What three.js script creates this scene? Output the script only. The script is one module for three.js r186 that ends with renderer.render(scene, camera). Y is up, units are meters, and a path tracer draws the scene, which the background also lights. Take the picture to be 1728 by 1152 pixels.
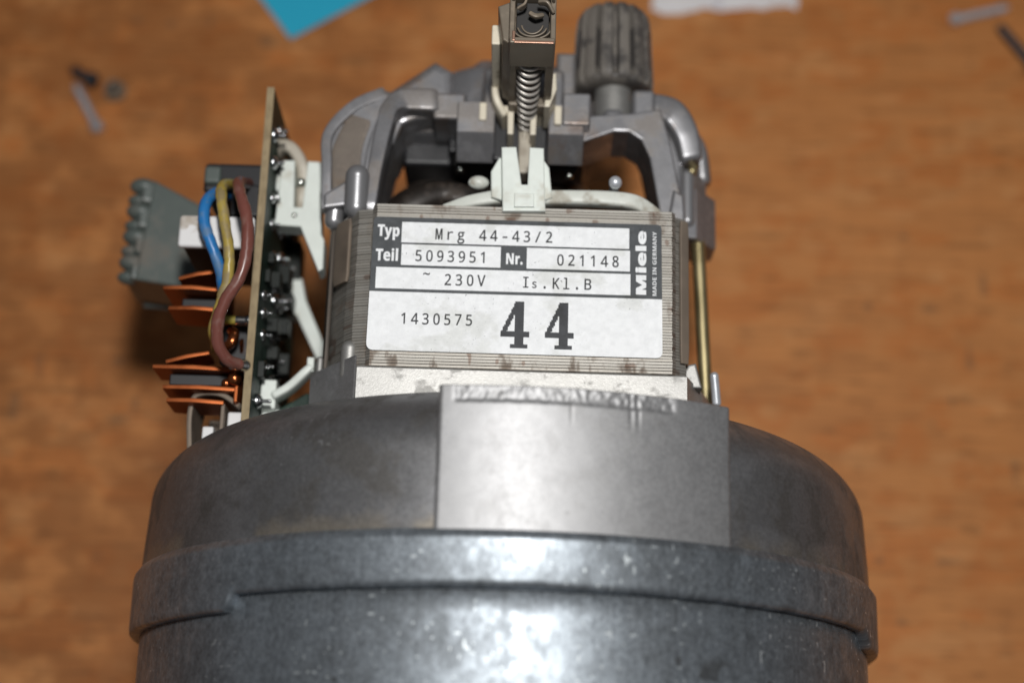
import * as THREE from 'three';
import { mergeGeometries } from 'three/addons/utils/BufferGeometryUtils.js';
import { RoundedBoxGeometry } from 'three/addons/geometries/RoundedBoxGeometry.js';
import { RectAreaLightUniformsLib } from 'three/addons/lights/RectAreaLightUniformsLib.js';

// ---------------------------------------------------------------- camera, light, exposure
// The motor lies on a table top at y = 0; its axis runs along -z at this height (metres).
const AXIS = 0.0655;
const scene = new THREE.Scene();
const camera = new THREE.PerspectiveCamera(24, 1728 / 1152, 0.02, 6);
camera.position.set(-0.0004, AXIS + 0.2885, 0.0410);
camera.rotation.set(-1.272, -0.004, 0.033, 'YXZ');
camera.focus = 0.257;
camera.userData.fStop = 8.6;
scene.background = new THREE.Color(0.064, 0.066, 0.072);          // the dim room all round
RectAreaLightUniformsLib.init();
// the camera's flash, a hand's breadth above the lens: it makes the narrow highlights and the dark fronts
const FLASH = { at: [0.012, AXIS + 0.385, -0.045], to: [0.004, AXIS, -0.042], w: 0.050, d: 0.026 };
const flashLight = new THREE.RectAreaLight(new THREE.Color(1.0, 0.985, 0.96), 290, FLASH.w, FLASH.d);
flashLight.name = 'camera_flash_light';
flashLight.position.set(...FLASH.at);
flashLight.lookAt(...FLASH.to);
scene.add(flashLight);
const renderer = new THREE.WebGLRenderer({ antialias: true });
renderer.toneMapping = THREE.LinearToneMapping;
renderer.toneMappingExposure = 1.0;
renderer.shadowMap.enabled = true;

// ---------------------------------------------------------------- random numbers and noise
let seed = 7;
const rnd = () => { seed = (seed + 0x6d2b79f5) | 0; let t = Math.imul(seed ^ (seed >>> 15), 1 | seed); t = (t + Math.imul(t ^ (t >>> 7), 61 | t)) ^ t; return ((t ^ (t >>> 14)) >>> 0) / 4294967296; };
const rr = (a, b) => a + (b - a) * rnd();
const hash = (x, y) => { let h = Math.imul(x, 374761393) + Math.imul(y, 668265263); h = Math.imul(h ^ (h >>> 13), 1274126177); return ((h ^ (h >>> 16)) >>> 0) / 4294967296; };
const sm = (t) => t * t * (3 - 2 * t);
function vnoise(x, y) {
  const ix = Math.floor(x), iy = Math.floor(y), fx = sm(x - ix), fy = sm(y - iy);
  const a = hash(ix, iy), b = hash(ix + 1, iy), c = hash(ix, iy + 1), d = hash(ix + 1, iy + 1);
  return a + (b - a) * fx + (c - a) * fy + (a - b - c + d) * fx * fy;
}
function fbm(x, y, n = 4, g = 0.5) { let s = 0, a = 1, t = 0; for (let i = 0; i < n; i++) { s += a * vnoise(x, y); t += a; a *= g; x = x * 2.03 + 17.1; y = y * 2.03 + 9.7; } return s / t; }
const clamp = (x, a = 0, b = 1) => Math.min(b, Math.max(a, x));
const step = (a, b, x) => sm(clamp((x - a) / (b - a)));
const mix = (a, b, t) => a + (b - a) * t;
const mix3 = (a, b, t) => [mix(a[0], b[0], t), mix(a[1], b[1], t), mix(a[2], b[2], t)];
const toS = (c) => { c = clamp(c); return c <= 0.0031308 ? c * 12.92 : 1.055 * Math.pow(c, 1 / 2.4) - 0.055; };

// one call makes a colour, a roughness and a bump texture: f(u, v) -> { c: linear rgb, r, b }
function surface(n, m, f) {
  const C = new Uint8Array(n * m * 4), R = new Uint8Array(n * m * 4), B = new Uint8Array(n * m * 4);
  for (let j = 0; j < m; j++) for (let i = 0; i < n; i++) {
    const o = f(i / n, j / m), k = (j * n + i) * 4;
    for (let q = 0; q < 3; q++) { C[k + q] = 255 * toS(o.c[q]); R[k + q] = 255 * clamp(o.r ?? 0.5); B[k + q] = 255 * clamp(o.b ?? 0.5); }
    C[k + 3] = R[k + 3] = B[k + 3] = 255;
  }
  const t = (data, srgb) => {
    const x = new THREE.DataTexture(data, n, m, THREE.RGBAFormat);
    x.wrapS = x.wrapT = THREE.MirroredRepeatWrapping; x.magFilter = x.minFilter = THREE.LinearFilter;
    if (srgb) x.colorSpace = THREE.SRGBColorSpace;
    x.needsUpdate = true; return x;
  };
  return { map: t(C, true), roughnessMap: t(R), bumpMap: t(B) };
}
const std = (o) => new THREE.MeshPhysicalMaterial(o);
const lin = (r, g, b) => new THREE.Color().setRGB(r, g, b);

// ---------------------------------------------------------------- materials (texture uv: 1 unit = 100 mm)
const M = {};
{
  // machined die-cast cover, dull, dusty and scuffed
  const cover = surface(1536, 1024, (u, v) => {
    const U = u * 1.5, big = fbm(U * 7 + 3, v * 8, 4), mid = fbm(U * 60, v * 60 + 50, 4), fine = hash(Math.floor(u * 1536), Math.floor(v * 1024) + 7), grain = vnoise(U * 330, v * 330);
    const grime = step(0.50, 0.68, fbm(U * 15 + 20, v * 13 + 8, 6, 0.65)), rub = step(0.50, 0.74, fbm(U * 9 + 60, v * 14 + 2, 6, 0.62)), fleck = step(0.90, 0.97, vnoise(U * 170 + 3, v * 170)) * step(0.42, 0.6, big);
    let c = mix3([0.150, 0.148, 0.148], [0.215, 0.213, 0.213], mid * 0.6 + big * 0.4);
    c = mix3(c, [0.105, 0.096, 0.086], grime * 0.65);
    c = mix3(c, [0.30, 0.30, 0.305], rub * 0.5);
    c = mix3(c, [0.40, 0.40, 0.40], fleck * 0.5);
    const seam = step(0.050, 0.056, v) * step(0.092, 0.060, v + (fbm(U * 30, v * 40 + 9, 4) - 0.5) * 0.03) * step(0.35, 0.6, fbm(U * 11 + 4, 3, 3));
    c = mix3(c, [0.30, 0.26, 0.205], seam * 0.7);
    return { c: c.map((x) => x * (1 + (fine - 0.5) * 0.16 + (grain - 0.5) * 0.22)), r: 0.47 + 0.12 * grime - 0.07 * rub + (grain - 0.5) * 0.06, b: 0.5 + (grain - 0.5) * 0.5 + (fine - 0.5) * 0.3 };
  });
  M.cover = std({ ...cover, color: lin(0.93, 0.94, 0.96), metalness: 0.7, roughness: 1, bumpScale: 0.000006 });
  const pad = surface(1024, 1024, (u, v) => {
    const big = fbm(u * 10 + 43, v * 10 + 5, 5), mid = fbm(u * 60, v * 60 + 50, 4), fine = hash(Math.floor(u * 1024), Math.floor(v * 1024) + 3), grain = vnoise(u * 300, v * 300);
    const pit = step(0.84, 0.93, vnoise(u * 70 + 9, v * 70)) * step(0.55, 0.8, vnoise(u * 21, v * 19 + 5));
    const grime = step(0.52, 0.74, fbm(u * 24 + 90, v * 20 + 8, 6, 0.65));
    let c = mix3([0.27, 0.27, 0.275], [0.35, 0.35, 0.355], mid * 0.5 + big * 0.5);
    c = mix3(c, [0.20, 0.19, 0.175], grime * 0.10);
    c = mix3(c, [0.10, 0.095, 0.09], pit * 0.3);
    return { c: c.map((x) => x * (1 + (fine - 0.5) * 0.10 + (grain - 0.5) * 0.16)), r: 0.50 + 0.06 * big + 0.02 * grime + (grain - 0.5) * 0.06, b: 0.5 + (grain - 0.5) * 0.5 - pit * 0.4 + (fine - 0.5) * 0.3 };
  });
  M.pad = std({ ...pad, color: 0xffffff, metalness: 0.75, roughness: 1, bumpScale: 0.000006 });
  // bare steel can, bluish and scuffed: u runs round it, v along it
  const steel = surface(1536, 1024, (u, v) => {
    const U = u * 1.5, fine = hash(Math.floor(u * 1536) + 5, Math.floor(v * 1024));
    const big = fbm(U * 8 + 13, v * 9 + 5, 4), blot = fbm(U * 55 + 5, v * 48, 5, 0.65), grain = vnoise(U * 300 + 3, v * 260), grain2 = vnoise(U * 150, v * 110 + 8);
    const speck = step(0.87, 0.95, vnoise(U * 150 + 31, v * 150 + 7)) * step(0.42, 0.62, vnoise(U * 14 + 3, v * 14));
    const pit = step(0.86, 0.94, vnoise(U * 48 + 77, v * 48 + 3)) * step(0.5, 0.7, vnoise(U * 9, v * 9));
    const streak = vnoise(U * 320, v * 4) * 0.6 + vnoise(U * 700, v * 9) * 0.4, dark = step(0.30, 0.75, blot * 0.55 + big * 0.45);
    let c = mix3([0.262, 0.292, 0.322], [0.145, 0.160, 0.174], dark);
    c = c.map((x) => x * (1 + (grain - 0.5) * 0.34 + (grain2 - 0.5) * 0.24 + (streak - 0.5) * 0.14 + (fine - 0.5) * 0.16));
    c = mix3(c, [0.52, 0.56, 0.58], speck * 0.9);
    c = mix3(c, [0.07, 0.068, 0.065], pit * 0.6);
    return { c, r: 0.42 + 0.12 * dark + 0.08 * (grain - 0.5) + 0.06 * (streak - 0.5), b: 0.5 + (grain - 0.5) * 0.6 + (fine - 0.5) * 0.3 - pit * 0.3 };
  });
  M.steel = std({ ...steel, color: lin(1.1, 1.1, 1.1), metalness: 0.8, roughness: 1, bumpScale: 0.000008 });
  // blasted bright aluminium
  const silver = surface(1024, 1024, (u, v) => {
    const g = hash(Math.floor(u * 1024), Math.floor(v * 1024) + 17), g2 = vnoise(u * 330 + 4, v * 330), big = fbm(u * 14, v * 14 + 3, 5), dirt = step(0.54, 0.70, fbm(u * 26 + 7, v * 30 + 91, 5, 0.6));
    let c = mix3([0.50, 0.495, 0.485], [0.60, 0.598, 0.59], g * 0.5 + g2 * 0.5);
    c = mix3(c, [0.26, 0.24, 0.21], dirt * 0.12);
    return { c, r: 0.46 + 0.1 * (g - 0.5) + dirt * 0.15 + big * 0.06, b: 0.5 + (g - 0.5) * 0.6 + (g2 - 0.5) * 0.4 };
  });
  M.silver = std({ ...silver, color: lin(0.66, 0.655, 0.64), metalness: 0.7, roughness: 1, bumpScale: 0.000012 });
  M.castSide = std({ ...cover, color: lin(1.25, 1.25, 1.27), metalness: 0.35, roughness: 1, bumpScale: 0.000006 });
  // grey die casting with brown dust
  const casting = surface(1024, 1024, (u, v) => {
    const big = fbm(u * 12 + 5, v * 12, 5), mid = fbm(u * 60, v * 60 + 31, 4), rust = step(0.60, 0.78, fbm(u * 17 + 55, v * 17 + 12, 5, 0.6)), fine = hash(Math.floor(u * 1024), Math.floor(v * 1024) + 1);
    const wear = step(0.52, 0.70, fbm(u * 34 + 15, v * 34 + 2, 5, 0.65)), dust = step(0.48, 0.70, fbm(u * 15 + 35, v * 15 + 82, 5, 0.62));
    let c = mix3([0.20, 0.20, 0.21], [0.34, 0.34, 0.35], mid * 0.5 + big * 0.5);
    c = mix3(c, [0.46, 0.46, 0.48], wear * 0.45);
    c = mix3(c, [0.20, 0.165, 0.13], dust * 0.5);
    c = mix3(c, [0.22, 0.13, 0.075], rust * 0.45);
    return { c: c.map((x) => x * (1 + (fine - 0.5) * 0.16)), r: 0.32 + big * 0.10 - wear * 0.07 + dust * 0.16, b: 0.5 + (mid - 0.5) * 0.9 + (fine - 0.5) * 0.5 };
  });
  M.castWorn = std({ color: lin(0.30, 0.30, 0.31), metalness: 0.6, roughness: 0.33, bumpMap: casting.bumpMap, bumpScale: 0.000012 });
  M.brownCast = std({ ...casting, color: lin(0.60, 0.50, 0.40), metalness: 0.3, roughness: 1.15, bumpScale: 0.000015 });
  M.casting = std({ ...casting, color: lin(0.92, 0.915, 0.92), metalness: 0.55, roughness: 1, bumpScale: 0.000015 });
  // rusty cut edges of the laminations
  const lam = surface(1024, 512, (u, v) => {
    const a = fbm(u * 26, v * 9, 4), rust = step(0.53, 0.70, fbm(u * 30 + 8, v * 12 + 4, 5, 0.65)), spot = step(0.84, 0.92, vnoise(u * 90, v * 60)), fine = hash(Math.floor(u * 1024), Math.floor(v * 512));
    let c = mix3([0.36, 0.345, 0.32], [0.46, 0.445, 0.415], a);
    c = mix3(c, [0.21, 0.135, 0.09], rust * 0.55);
    c = mix3(c, [0.15, 0.07, 0.04], spot * 0.6);
    return { c: c.map((x) => x * (0.92 + 0.16 * fine)), r: 0.44 + 0.12 * a + rust * 0.2, b: 0.5 };
  });
  M.lams = [0, 1, 2, 3].map((k) => std({ ...lam, color: lin(...[[0.80, 0.79, 0.77], [0.74, 0.73, 0.71], [0.67, 0.655, 0.63], [0.77, 0.75, 0.72]][k]), metalness: 0.6, roughness: 1, bumpScale: 0.000002 }));
  const brown = surface(512, 512, (u, v) => {
    const a = fbm(u * 20, v * 20, 5), b = fbm(u * 60 + 4, v * 40, 4);
    return { c: mix3([0.13, 0.105, 0.085], [0.27, 0.215, 0.165], a * 0.7 + b * 0.3), r: 0.55 + 0.2 * a, b };
  });
  M.brownSteel = std({ ...brown, color: 0xffffff, metalness: 0.45, roughness: 1, bumpScale: 0.0000180 });
  M.gapShade = std({ ...brown, color: lin(0.35, 0.36, 0.38), metalness: 0.6, roughness: 0.8, bumpScale: 0.0000180 });
  // dusty plastics
  const dusty = (base, dust, amount, f = 1) => surface(512, 512, (u, v) => {
    const a = fbm(u * 16 * f + 7, v * 16 * f, 5, 0.6), b = fbm(u * 70, v * 70 + 3, 3), d = step(0.62 - amount * 0.25, 0.85 - amount * 0.25, a);
    return { c: mix3(base, dust, d * 0.7).map((x) => x * (0.94 + 0.12 * b)), r: 0.42 + 0.3 * d, b: 0.5 + (b - 0.5) * 0.7 };
  });
  M.white = std({ ...dusty([0.70, 0.745, 0.70], [0.45, 0.42, 0.34], 0.15), color: 0xffffff, roughness: 1, bumpScale: 0.0000120 });
  M.coil = std({ ...dusty([0.60, 0.62, 0.57], [0.30, 0.26, 0.20], 0.7, 2), color: 0xffffff, roughness: 1, bumpScale: 0.0000360 });
  M.cream = std({ ...dusty([0.66, 0.60, 0.48], [0.30, 0.24, 0.17], 0.3, 2), color: 0xffffff, roughness: 1, bumpScale: 0.0000180 });
  M.beige = std({ ...dusty([0.42, 0.38, 0.31], [0.28, 0.24, 0.19], 0.4, 2), color: 0xffffff, roughness: 1, bumpScale: 0.0000180 });
  M.greyPlastic = std({ ...dusty([0.085, 0.102, 0.094], [0.15, 0.13, 0.108], 0.5), color: 0xffffff, roughness: 1, bumpScale: 0.0000180 });
  M.rubber = std({ ...dusty([0.07, 0.064, 0.06], [0.185, 0.165, 0.142], 0.95, 1.5), color: 0xffffff, roughness: 1, bumpScale: 0.0000240 });
  M.dustMetal = std({ ...dusty([0.175, 0.145, 0.11], [0.24, 0.19, 0.14], 0.6, 2), color: 0xffffff, metalness: 0.2, roughness: 1, bumpScale: 0.0000300 });
  M.capWhite = std({ ...surface(512, 512, (u, v) => {
    const nz = (fbm(u * 60 + 3, v * 60 + 1, 3) - 0.5) * 0.03, d = step(0.155, 0.163, u + nz) * step(0.044, 0.036, v + nz) * step(0.26, 0.24, u); const g = vnoise(u * 200, v * 200);
    return { c: mix3([0.72, 0.71, 0.71], [0.33, 0.27, 0.20], d * 0.8 * (0.7 + 0.3 * g)), r: 0.45 + 0.3 * d, b: d };
  }), color: 0xffffff, roughness: 1, bumpScale: 0.0000150 });
  M.black = std({ color: lin(0.018, 0.018, 0.02), roughness: 0.42 });
  M.blackMatt = std({ color: lin(0.03, 0.028, 0.027), roughness: 0.75 });
  M.armature = std({ ...dusty([0.022, 0.017, 0.014], [0.06, 0.045, 0.035], 0.5, 2), color: 0xffffff, metalness: 0.3, roughness: 1, bumpScale: 0.0000600 });
  M.copper = std({ ...surface(256, 256, (u, v) => { const a = fbm(u * 60, v * 60, 4); return { c: mix3([0.22, 0.056, 0.018], [0.42, 0.125, 0.042], a), r: 0.38 + 0.2 * a, b: a }; }), color: 0xffffff, metalness: 0.95, roughness: 1, bumpScale: 0.0000090 });
  M.rim = std({ color: lin(0.42, 0.25, 0.18), metalness: 0.8, roughness: 0.35 });
  M.copperBright = std({ color: lin(0.40, 0.12, 0.042), metalness: 0.95, roughness: 0.24 });
  M.wireBlue = std({ ...dusty([0.02, 0.16, 0.42], [0.10, 0.17, 0.26], 0.35, 3), color: 0xffffff, roughness: 0.85, bumpScale: 0.0000120 });
  M.wireYellow = std({ ...dusty([0.36, 0.27, 0.06], [0.20, 0.155, 0.10], 0.75, 3), color: 0xffffff, roughness: 0.85, bumpScale: 0.0000180 });
  M.wireBrown = std({ ...dusty([0.16, 0.055, 0.042], [0.20, 0.105, 0.085], 0.5, 3), color: 0xffffff, roughness: 0.75, bumpScale: 0.0000180 });
  M.yellow = std({ color: lin(0.42, 0.34, 0.06), roughness: 0.5 });
  M.boardEdge = std({ ...surface(512, 128, (u, v) => { const a = fbm(u * 80, v * 60, 4), b = vnoise(u * 300, v * 200); return { c: mix3([0.17, 0.125, 0.065], [0.36, 0.28, 0.165], a * 0.6 + b * 0.4), r: 0.75, b }; }), color: 0xffffff, roughness: 1, bumpScale: 0.0000180 });
  M.boardFace = std({ ...surface(512, 512, (u, v) => {
    const t = step(0.50, 0.54, Math.abs(vnoise(u * 30, v * 14) - 0.5) * 2 + 0.12), a = fbm(u * 40, v * 40, 4);
    return { c: mix3([0.012, 0.03, 0.022], [0.025, 0.05, 0.036], t).map((x) => x * (0.7 + 0.6 * a)), r: 0.40 + 0.2 * a, b: t };
  }), specularIntensity: 0.4, color: 0xffffff, roughness: 1, bumpScale: 0.0000150 });
  M.solder = std({ color: lin(0.52, 0.53, 0.54), metalness: 1, roughness: 0.2 });
  M.flux = std({ color: lin(0.013, 0.016, 0.014), roughness: 0.4, specularIntensity: 0.5 });
  M.brass = std({ ...surface(256, 256, (u, v) => { const a = fbm(u * 50, v * 20, 5), k = step(0.6, 0.75, fbm(u * 30 + 4, v * 12, 4)); return { c: mix3(mix3([0.33, 0.27, 0.14], [0.52, 0.44, 0.25], a), [0.12, 0.085, 0.05], k * 0.6), r: 0.30 + 0.2 * a + 0.2 * k, b: a }; }), color: 0xffffff, metalness: 0.9, roughness: 1, bumpScale: 0.0000120 });
  M.spring = std({ color: lin(0.50, 0.47, 0.43), metalness: 0.45, roughness: 0.32 });
  M.chrome = std({ color: lin(0.62, 0.63, 0.60), metalness: 1, roughness: 0.18 });
  M.zinc = std({ ...surface(256, 256, (u, v) => { const a = fbm(u * 60, v * 60, 4); return { c: mix3([0.45, 0.47, 0.50], [0.70, 0.73, 0.78], a), r: 0.24 + 0.16 * a, b: a }; }), color: 0xffffff, metalness: 0.5, roughness: 1, bumpScale: 0.0000120 });
  M.screwSteel = std({ color: lin(0.60, 0.63, 0.68), metalness: 0.75, roughness: 0.3 });
  M.screwDark = std({ color: lin(0.07, 0.075, 0.085), metalness: 0.8, roughness: 0.4 });
}
// worn, oiled wood: u along the grain
{
  const wood = surface(2048, 1365, (u, v) => {
    const x = u * 480, y = v * 320;                               // millimetres
    const warp = fbm(x * 0.012, y * 0.03, 4) * 26;
    const grain = fbm(x * 0.018 + 5, (y + warp) * 0.22, 5), fineg = vnoise(x * 0.08, y * 2.4), pore = step(0.72, 0.9, vnoise(x * 0.16, y * 1.7 + 40));
    const patch = fbm(x * 0.06 + 2, y * 0.11 + 11, 5, 0.6), blotch = fbm(x * 0.16 + 60, y * 0.24, 4);
    let c = mix3([0.235, 0.094, 0.031], [0.355, 0.165, 0.066], clamp(grain * 0.45 + patch * 0.65));
    c = mix3(c, [0.29, 0.098, 0.026], step(0.50, 0.68, blotch) * 0.5);
    c = mix3(c, [0.38, 0.205, 0.098], step(0.56, 0.76, fbm(x * 0.10 + 9, y * 0.2 + 70, 5)) * 0.35);
    // dark stain blotches, weighted left to paint in the dimmer light there
    const left = step(270, 150, x + (fbm(x * 0.03 + 3, y * 0.03, 3) - 0.5) * 160), stainShade = fbm(x * 0.10 + 31, y * 0.12 + 4, 6, 0.65);
    c = mix3(c, [0.135, 0.050, 0.016], step(0.60 - 0.32 * left, 0.78 - 0.20 * left, stainShade) * (0.20 + 0.36 * left));
    const spot = step(0.88, 0.93, vnoise(x * 0.22 + 13, y * 0.22)) * step(0.42, 0.6, vnoise(x * 0.03, y * 0.03 + 9));
    c = mix3(c, [0.09, 0.06, 0.04], spot * 0.45);
    c = c.map((q) => q * (0.88 + 0.24 * fineg) * (1 - 0.25 * pore));
    return { c, r: 0.50 + 0.16 * patch, b: 0.5 + (fineg - 0.5) * 0.4 - pore * 0.3 };
  });
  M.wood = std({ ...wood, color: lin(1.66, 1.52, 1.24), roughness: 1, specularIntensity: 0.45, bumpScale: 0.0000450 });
}

// ---------------------------------------------------------------- geometry helpers, all in millimetres round the motor's axis
const plain = (g) => { g = g.index ? g.toNonIndexed() : g; for (const k of Object.keys(g.attributes)) if (!['position', 'normal', 'uv'].includes(k)) g.deleteAttribute(k); g.clearGroups(); return g; };
function boxUV(g) {
  const p = g.attributes.position, uv = new Float32Array(p.count * 2), a = new THREE.Vector3(), b = new THREE.Vector3(), c = new THREE.Vector3();
  for (let i = 0; i < p.count; i += 3) {
    a.fromBufferAttribute(p, i); b.fromBufferAttribute(p, i + 1); c.fromBufferAttribute(p, i + 2);
    const n = b.clone().sub(a).cross(c.clone().sub(a)), x = Math.abs(n.x), y = Math.abs(n.y), z = Math.abs(n.z);
    [a, b, c].forEach((q, k) => { const [u, v] = y >= x && y >= z ? [q.x, q.z] : x >= z ? [q.z, q.y] : [q.x, q.y]; uv[(i + k) * 2] = u / 100 + 0.37; uv[(i + k) * 2 + 1] = v / 100 + 0.61; });
  }
  g.setAttribute('uv', new THREE.BufferAttribute(uv, 2)); return g;
}
const fin = (geos, keepUV = false) => {
  const list = [].concat(geos).map((g) => { const q = plain(g); return keepUV ? q : boxUV(q); });
  const g = list.length > 1 ? mergeGeometries(list) : list[0];
  return g.translate(0, AXIS * 1000, 0).scale(0.001, 0.001, 0.001);
};
function add(parent, name, geos, mat, keepUV) {
  const m = new THREE.Mesh(fin(geos, keepUV), mat); m.name = name; m.castShadow = m.receiveShadow = true; parent.add(m); return m;
}
const group = (parent, name) => { const g = new THREE.Group(); g.name = name; parent.add(g); return g; };
const bx = (x0, x1, y0, y1, z0, z1, r = 0.3) => new RoundedBoxGeometry(x1 - x0, y1 - y0, z1 - z0, 2, Math.min(r, (x1 - x0) / 2.1, (y1 - y0) / 2.1, (z1 - z0) / 2.1)).translate((x0 + x1) / 2, (y0 + y1) / 2, (z0 + z1) / 2);
function prismY(pts, y0, y1, bev = 0.5) {       // outline in (x, z), from height y0 to y1
  const s = new THREE.Shape(pts.map(([x, z]) => new THREE.Vector2(x, -z)));
  return new THREE.ExtrudeGeometry(s, { depth: y1 - y0 - 2 * bev, bevelEnabled: bev > 0, bevelThickness: bev, bevelSize: bev, bevelOffset: -bev, bevelSegments: 3, curveSegments: 8 }).rotateX(-Math.PI / 2).translate(0, y0 + bev, 0);
}
function prismZ(pts, z0, z1, bev = 0.5) {       // outline in (x, y), from z0 to z1
  const s = new THREE.Shape(pts.map(([x, y]) => new THREE.Vector2(x, y)));
  return new THREE.ExtrudeGeometry(s, { depth: z1 - z0 - 2 * bev, bevelEnabled: bev > 0, bevelThickness: bev, bevelSize: bev, bevelOffset: -bev, bevelSegments: 3 }).translate(0, 0, z0 + bev);
}
function cyl(a, b, r0, r1 = r0, n = 24) {
  const A = new THREE.Vector3(...a), B = new THREE.Vector3(...b), d = B.clone().sub(A);
  return new THREE.CylinderGeometry(r1, r0, d.length(), n).applyQuaternion(new THREE.Quaternion().setFromUnitVectors(new THREE.Vector3(0, 1, 0), d.normalize())).translate(...A.add(B).multiplyScalar(0.5));
}
const ball = (x, y, z, r, sx = 1, sy = 1, sz = 1) => new THREE.SphereGeometry(r, 20, 14).scale(sx, sy, sz).translate(x, y, z);
function capsule(a, b, r) { const g = [cyl(a, b, r), ball(...a, r), ball(...b, r)]; return g; }
// a bar swept along a curve; each point is [x, y, z, width, height]; p sets how square its section is
function sweep(pts, up = [0, 1, 0], p = 4, seg = 10, N = 24) {
  const curve = new THREE.CatmullRomCurve3(pts.map((q) => new THREE.Vector3(q[0], q[1], q[2])), false, 'centripetal'), n = (pts.length - 1) * seg, pos = [], idx = [], U = new THREE.Vector3(...up);
  for (let i = 0; i <= n; i++) {
    const t = i / n, P = curve.getPoint(t), T = curve.getTangent(t), S = T.clone().cross(U).normalize(), V = S.clone().cross(T), k = Math.min(pts.length - 2, Math.floor(t * (pts.length - 1))), f = t * (pts.length - 1) - k;
    const w = mix(pts[k][3], pts[k + 1][3], f) / 2, h = mix(pts[k][4], pts[k + 1][4], f) / 2;
    const end = Math.min(i, n - i) === 0 ? 0.86 : 1;
    for (let j = 0; j < N; j++) {
      const a = (j / N) * Math.PI * 2, c = Math.cos(a), s = Math.sin(a), x = Math.sign(c) * Math.pow(Math.abs(c), 2 / p) * w * end, y = Math.sign(s) * Math.pow(Math.abs(s), 2 / p) * h * end;
      pos.push(P.x + S.x * x + V.x * y, P.y + S.y * x + V.y * y, P.z + S.z * x + V.z * y);
    }
  }
  for (let i = 0; i < n; i++) for (let j = 0; j < N; j++) { const a = i * N + j, b = i * N + (j + 1) % N, c = a + N, d = b + N; idx.push(a, b, c, b, d, c); }
  for (const e of [0, n]) { const c0 = pos.length / 3, q = curve.getPoint(e / n); const ring = []; for (let j = 0; j < N; j++) { const k = (e * N + j) * 3; ring.push(pos.length / 3); pos.push(pos[k], pos[k + 1], pos[k + 2]); } pos.push(q.x, q.y, q.z); const cc = pos.length / 3 - 1; for (let j = 0; j < N; j++) e ? idx.push(ring[j], ring[(j + 1) % N], cc) : idx.push(ring[(j + 1) % N], ring[j], cc); void c0; }
  const g = new THREE.BufferGeometry(); g.setAttribute('position', new THREE.Float32BufferAttribute(pos, 3)); g.setIndex(idx); g.setAttribute('uv', new THREE.Float32BufferAttribute(new Float32Array(pos.length / 3 * 2), 2)); g.computeVertexNormals(); return g;
}
function wire(pts, r, wobble = 0) {
  const c = new THREE.CatmullRomCurve3(pts.map((q) => new THREE.Vector3(...q)), false, 'centripetal'), g = new THREE.TubeGeometry(c, 90, r, 14);
  if (wobble) { const p = g.attributes.position; for (let i = 0; i < p.count; i++) { const w = wobble * (vnoise(p.getX(i) * 1.3 + 40, p.getZ(i) * 1.3) - 0.5); p.setXYZ(i, p.getX(i) + w, p.getY(i) + w, p.getZ(i)); } }
  return [g, ball(...pts[0], r), ball(...pts[pts.length - 1], r)];
}
function helix(x, y0, y1, z, r0, r1, turns, wr, zTop = z) {
  class H extends THREE.Curve { getPoint(t, o = new THREE.Vector3()) { const a = t * turns * Math.PI * 2, r = mix(r0, r1, t); return o.set(x + r * Math.cos(a), mix(y0, y1, t), mix(z, zTop, t) + r * Math.sin(a)); } }
  return new THREE.TubeGeometry(new H(), Math.round(turns * 24), wr, 8);
}
// surface of revolution round the motor's axis, profile of [radius, z]; uv in 100 mm round and along
function turned(profile, N = 240) {
  const P = profile.map(([r, z]) => new THREE.Vector2(r, z)), g = new THREE.LatheGeometry(P, N).rotateX(Math.PI / 2);
  const p = g.attributes.position, uv = g.attributes.uv;
  let run = 0; const L = P.map((q, i) => (i ? (run += q.distanceTo(P[i - 1])) : 0)), R = Math.max(...P.map((q) => q.x));
  for (let i = 0; i <= N; i++) for (let j = 0; j < P.length; j++) { const k = i * P.length + j; uv.setXY(k, (i / N) * Math.PI * 2 * R / 150, L[j] / 100); }
  void p; return g;
}
const arc = (cx, cz, rx, rz, a0, a1, n) => Array.from({ length: n + 1 }, (_, i) => { const a = a0 + (a1 - a0) * i / n; return [cx + rx * Math.cos(a), cz + rz * Math.sin(a)]; });

// ---------------------------------------------------------------- table
{
  const g = new THREE.BoxGeometry(1.3, 0.03, 1.1).translate(0, -0.015, -0.12);
  const p = g.attributes.position, uv = g.attributes.uv;
  for (let i = 0; i < p.count; i++) uv.setXY(i, p.getX(i) / 0.48 + 0.5, p.getZ(i) / 0.32 + 0.9 + p.getY(i));
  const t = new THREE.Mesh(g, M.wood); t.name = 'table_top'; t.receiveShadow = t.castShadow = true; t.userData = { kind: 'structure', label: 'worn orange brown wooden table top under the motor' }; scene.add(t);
}

// ---------------------------------------------------------------- the motor
const motor = new THREE.Group(); motor.name = 'vacuum_motor';
motor.userData = { label: 'large dismantled electric vacuum cleaner motor lying on the wooden table, rating label up', category: 'electric motor' };
scene.add(motor);

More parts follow.
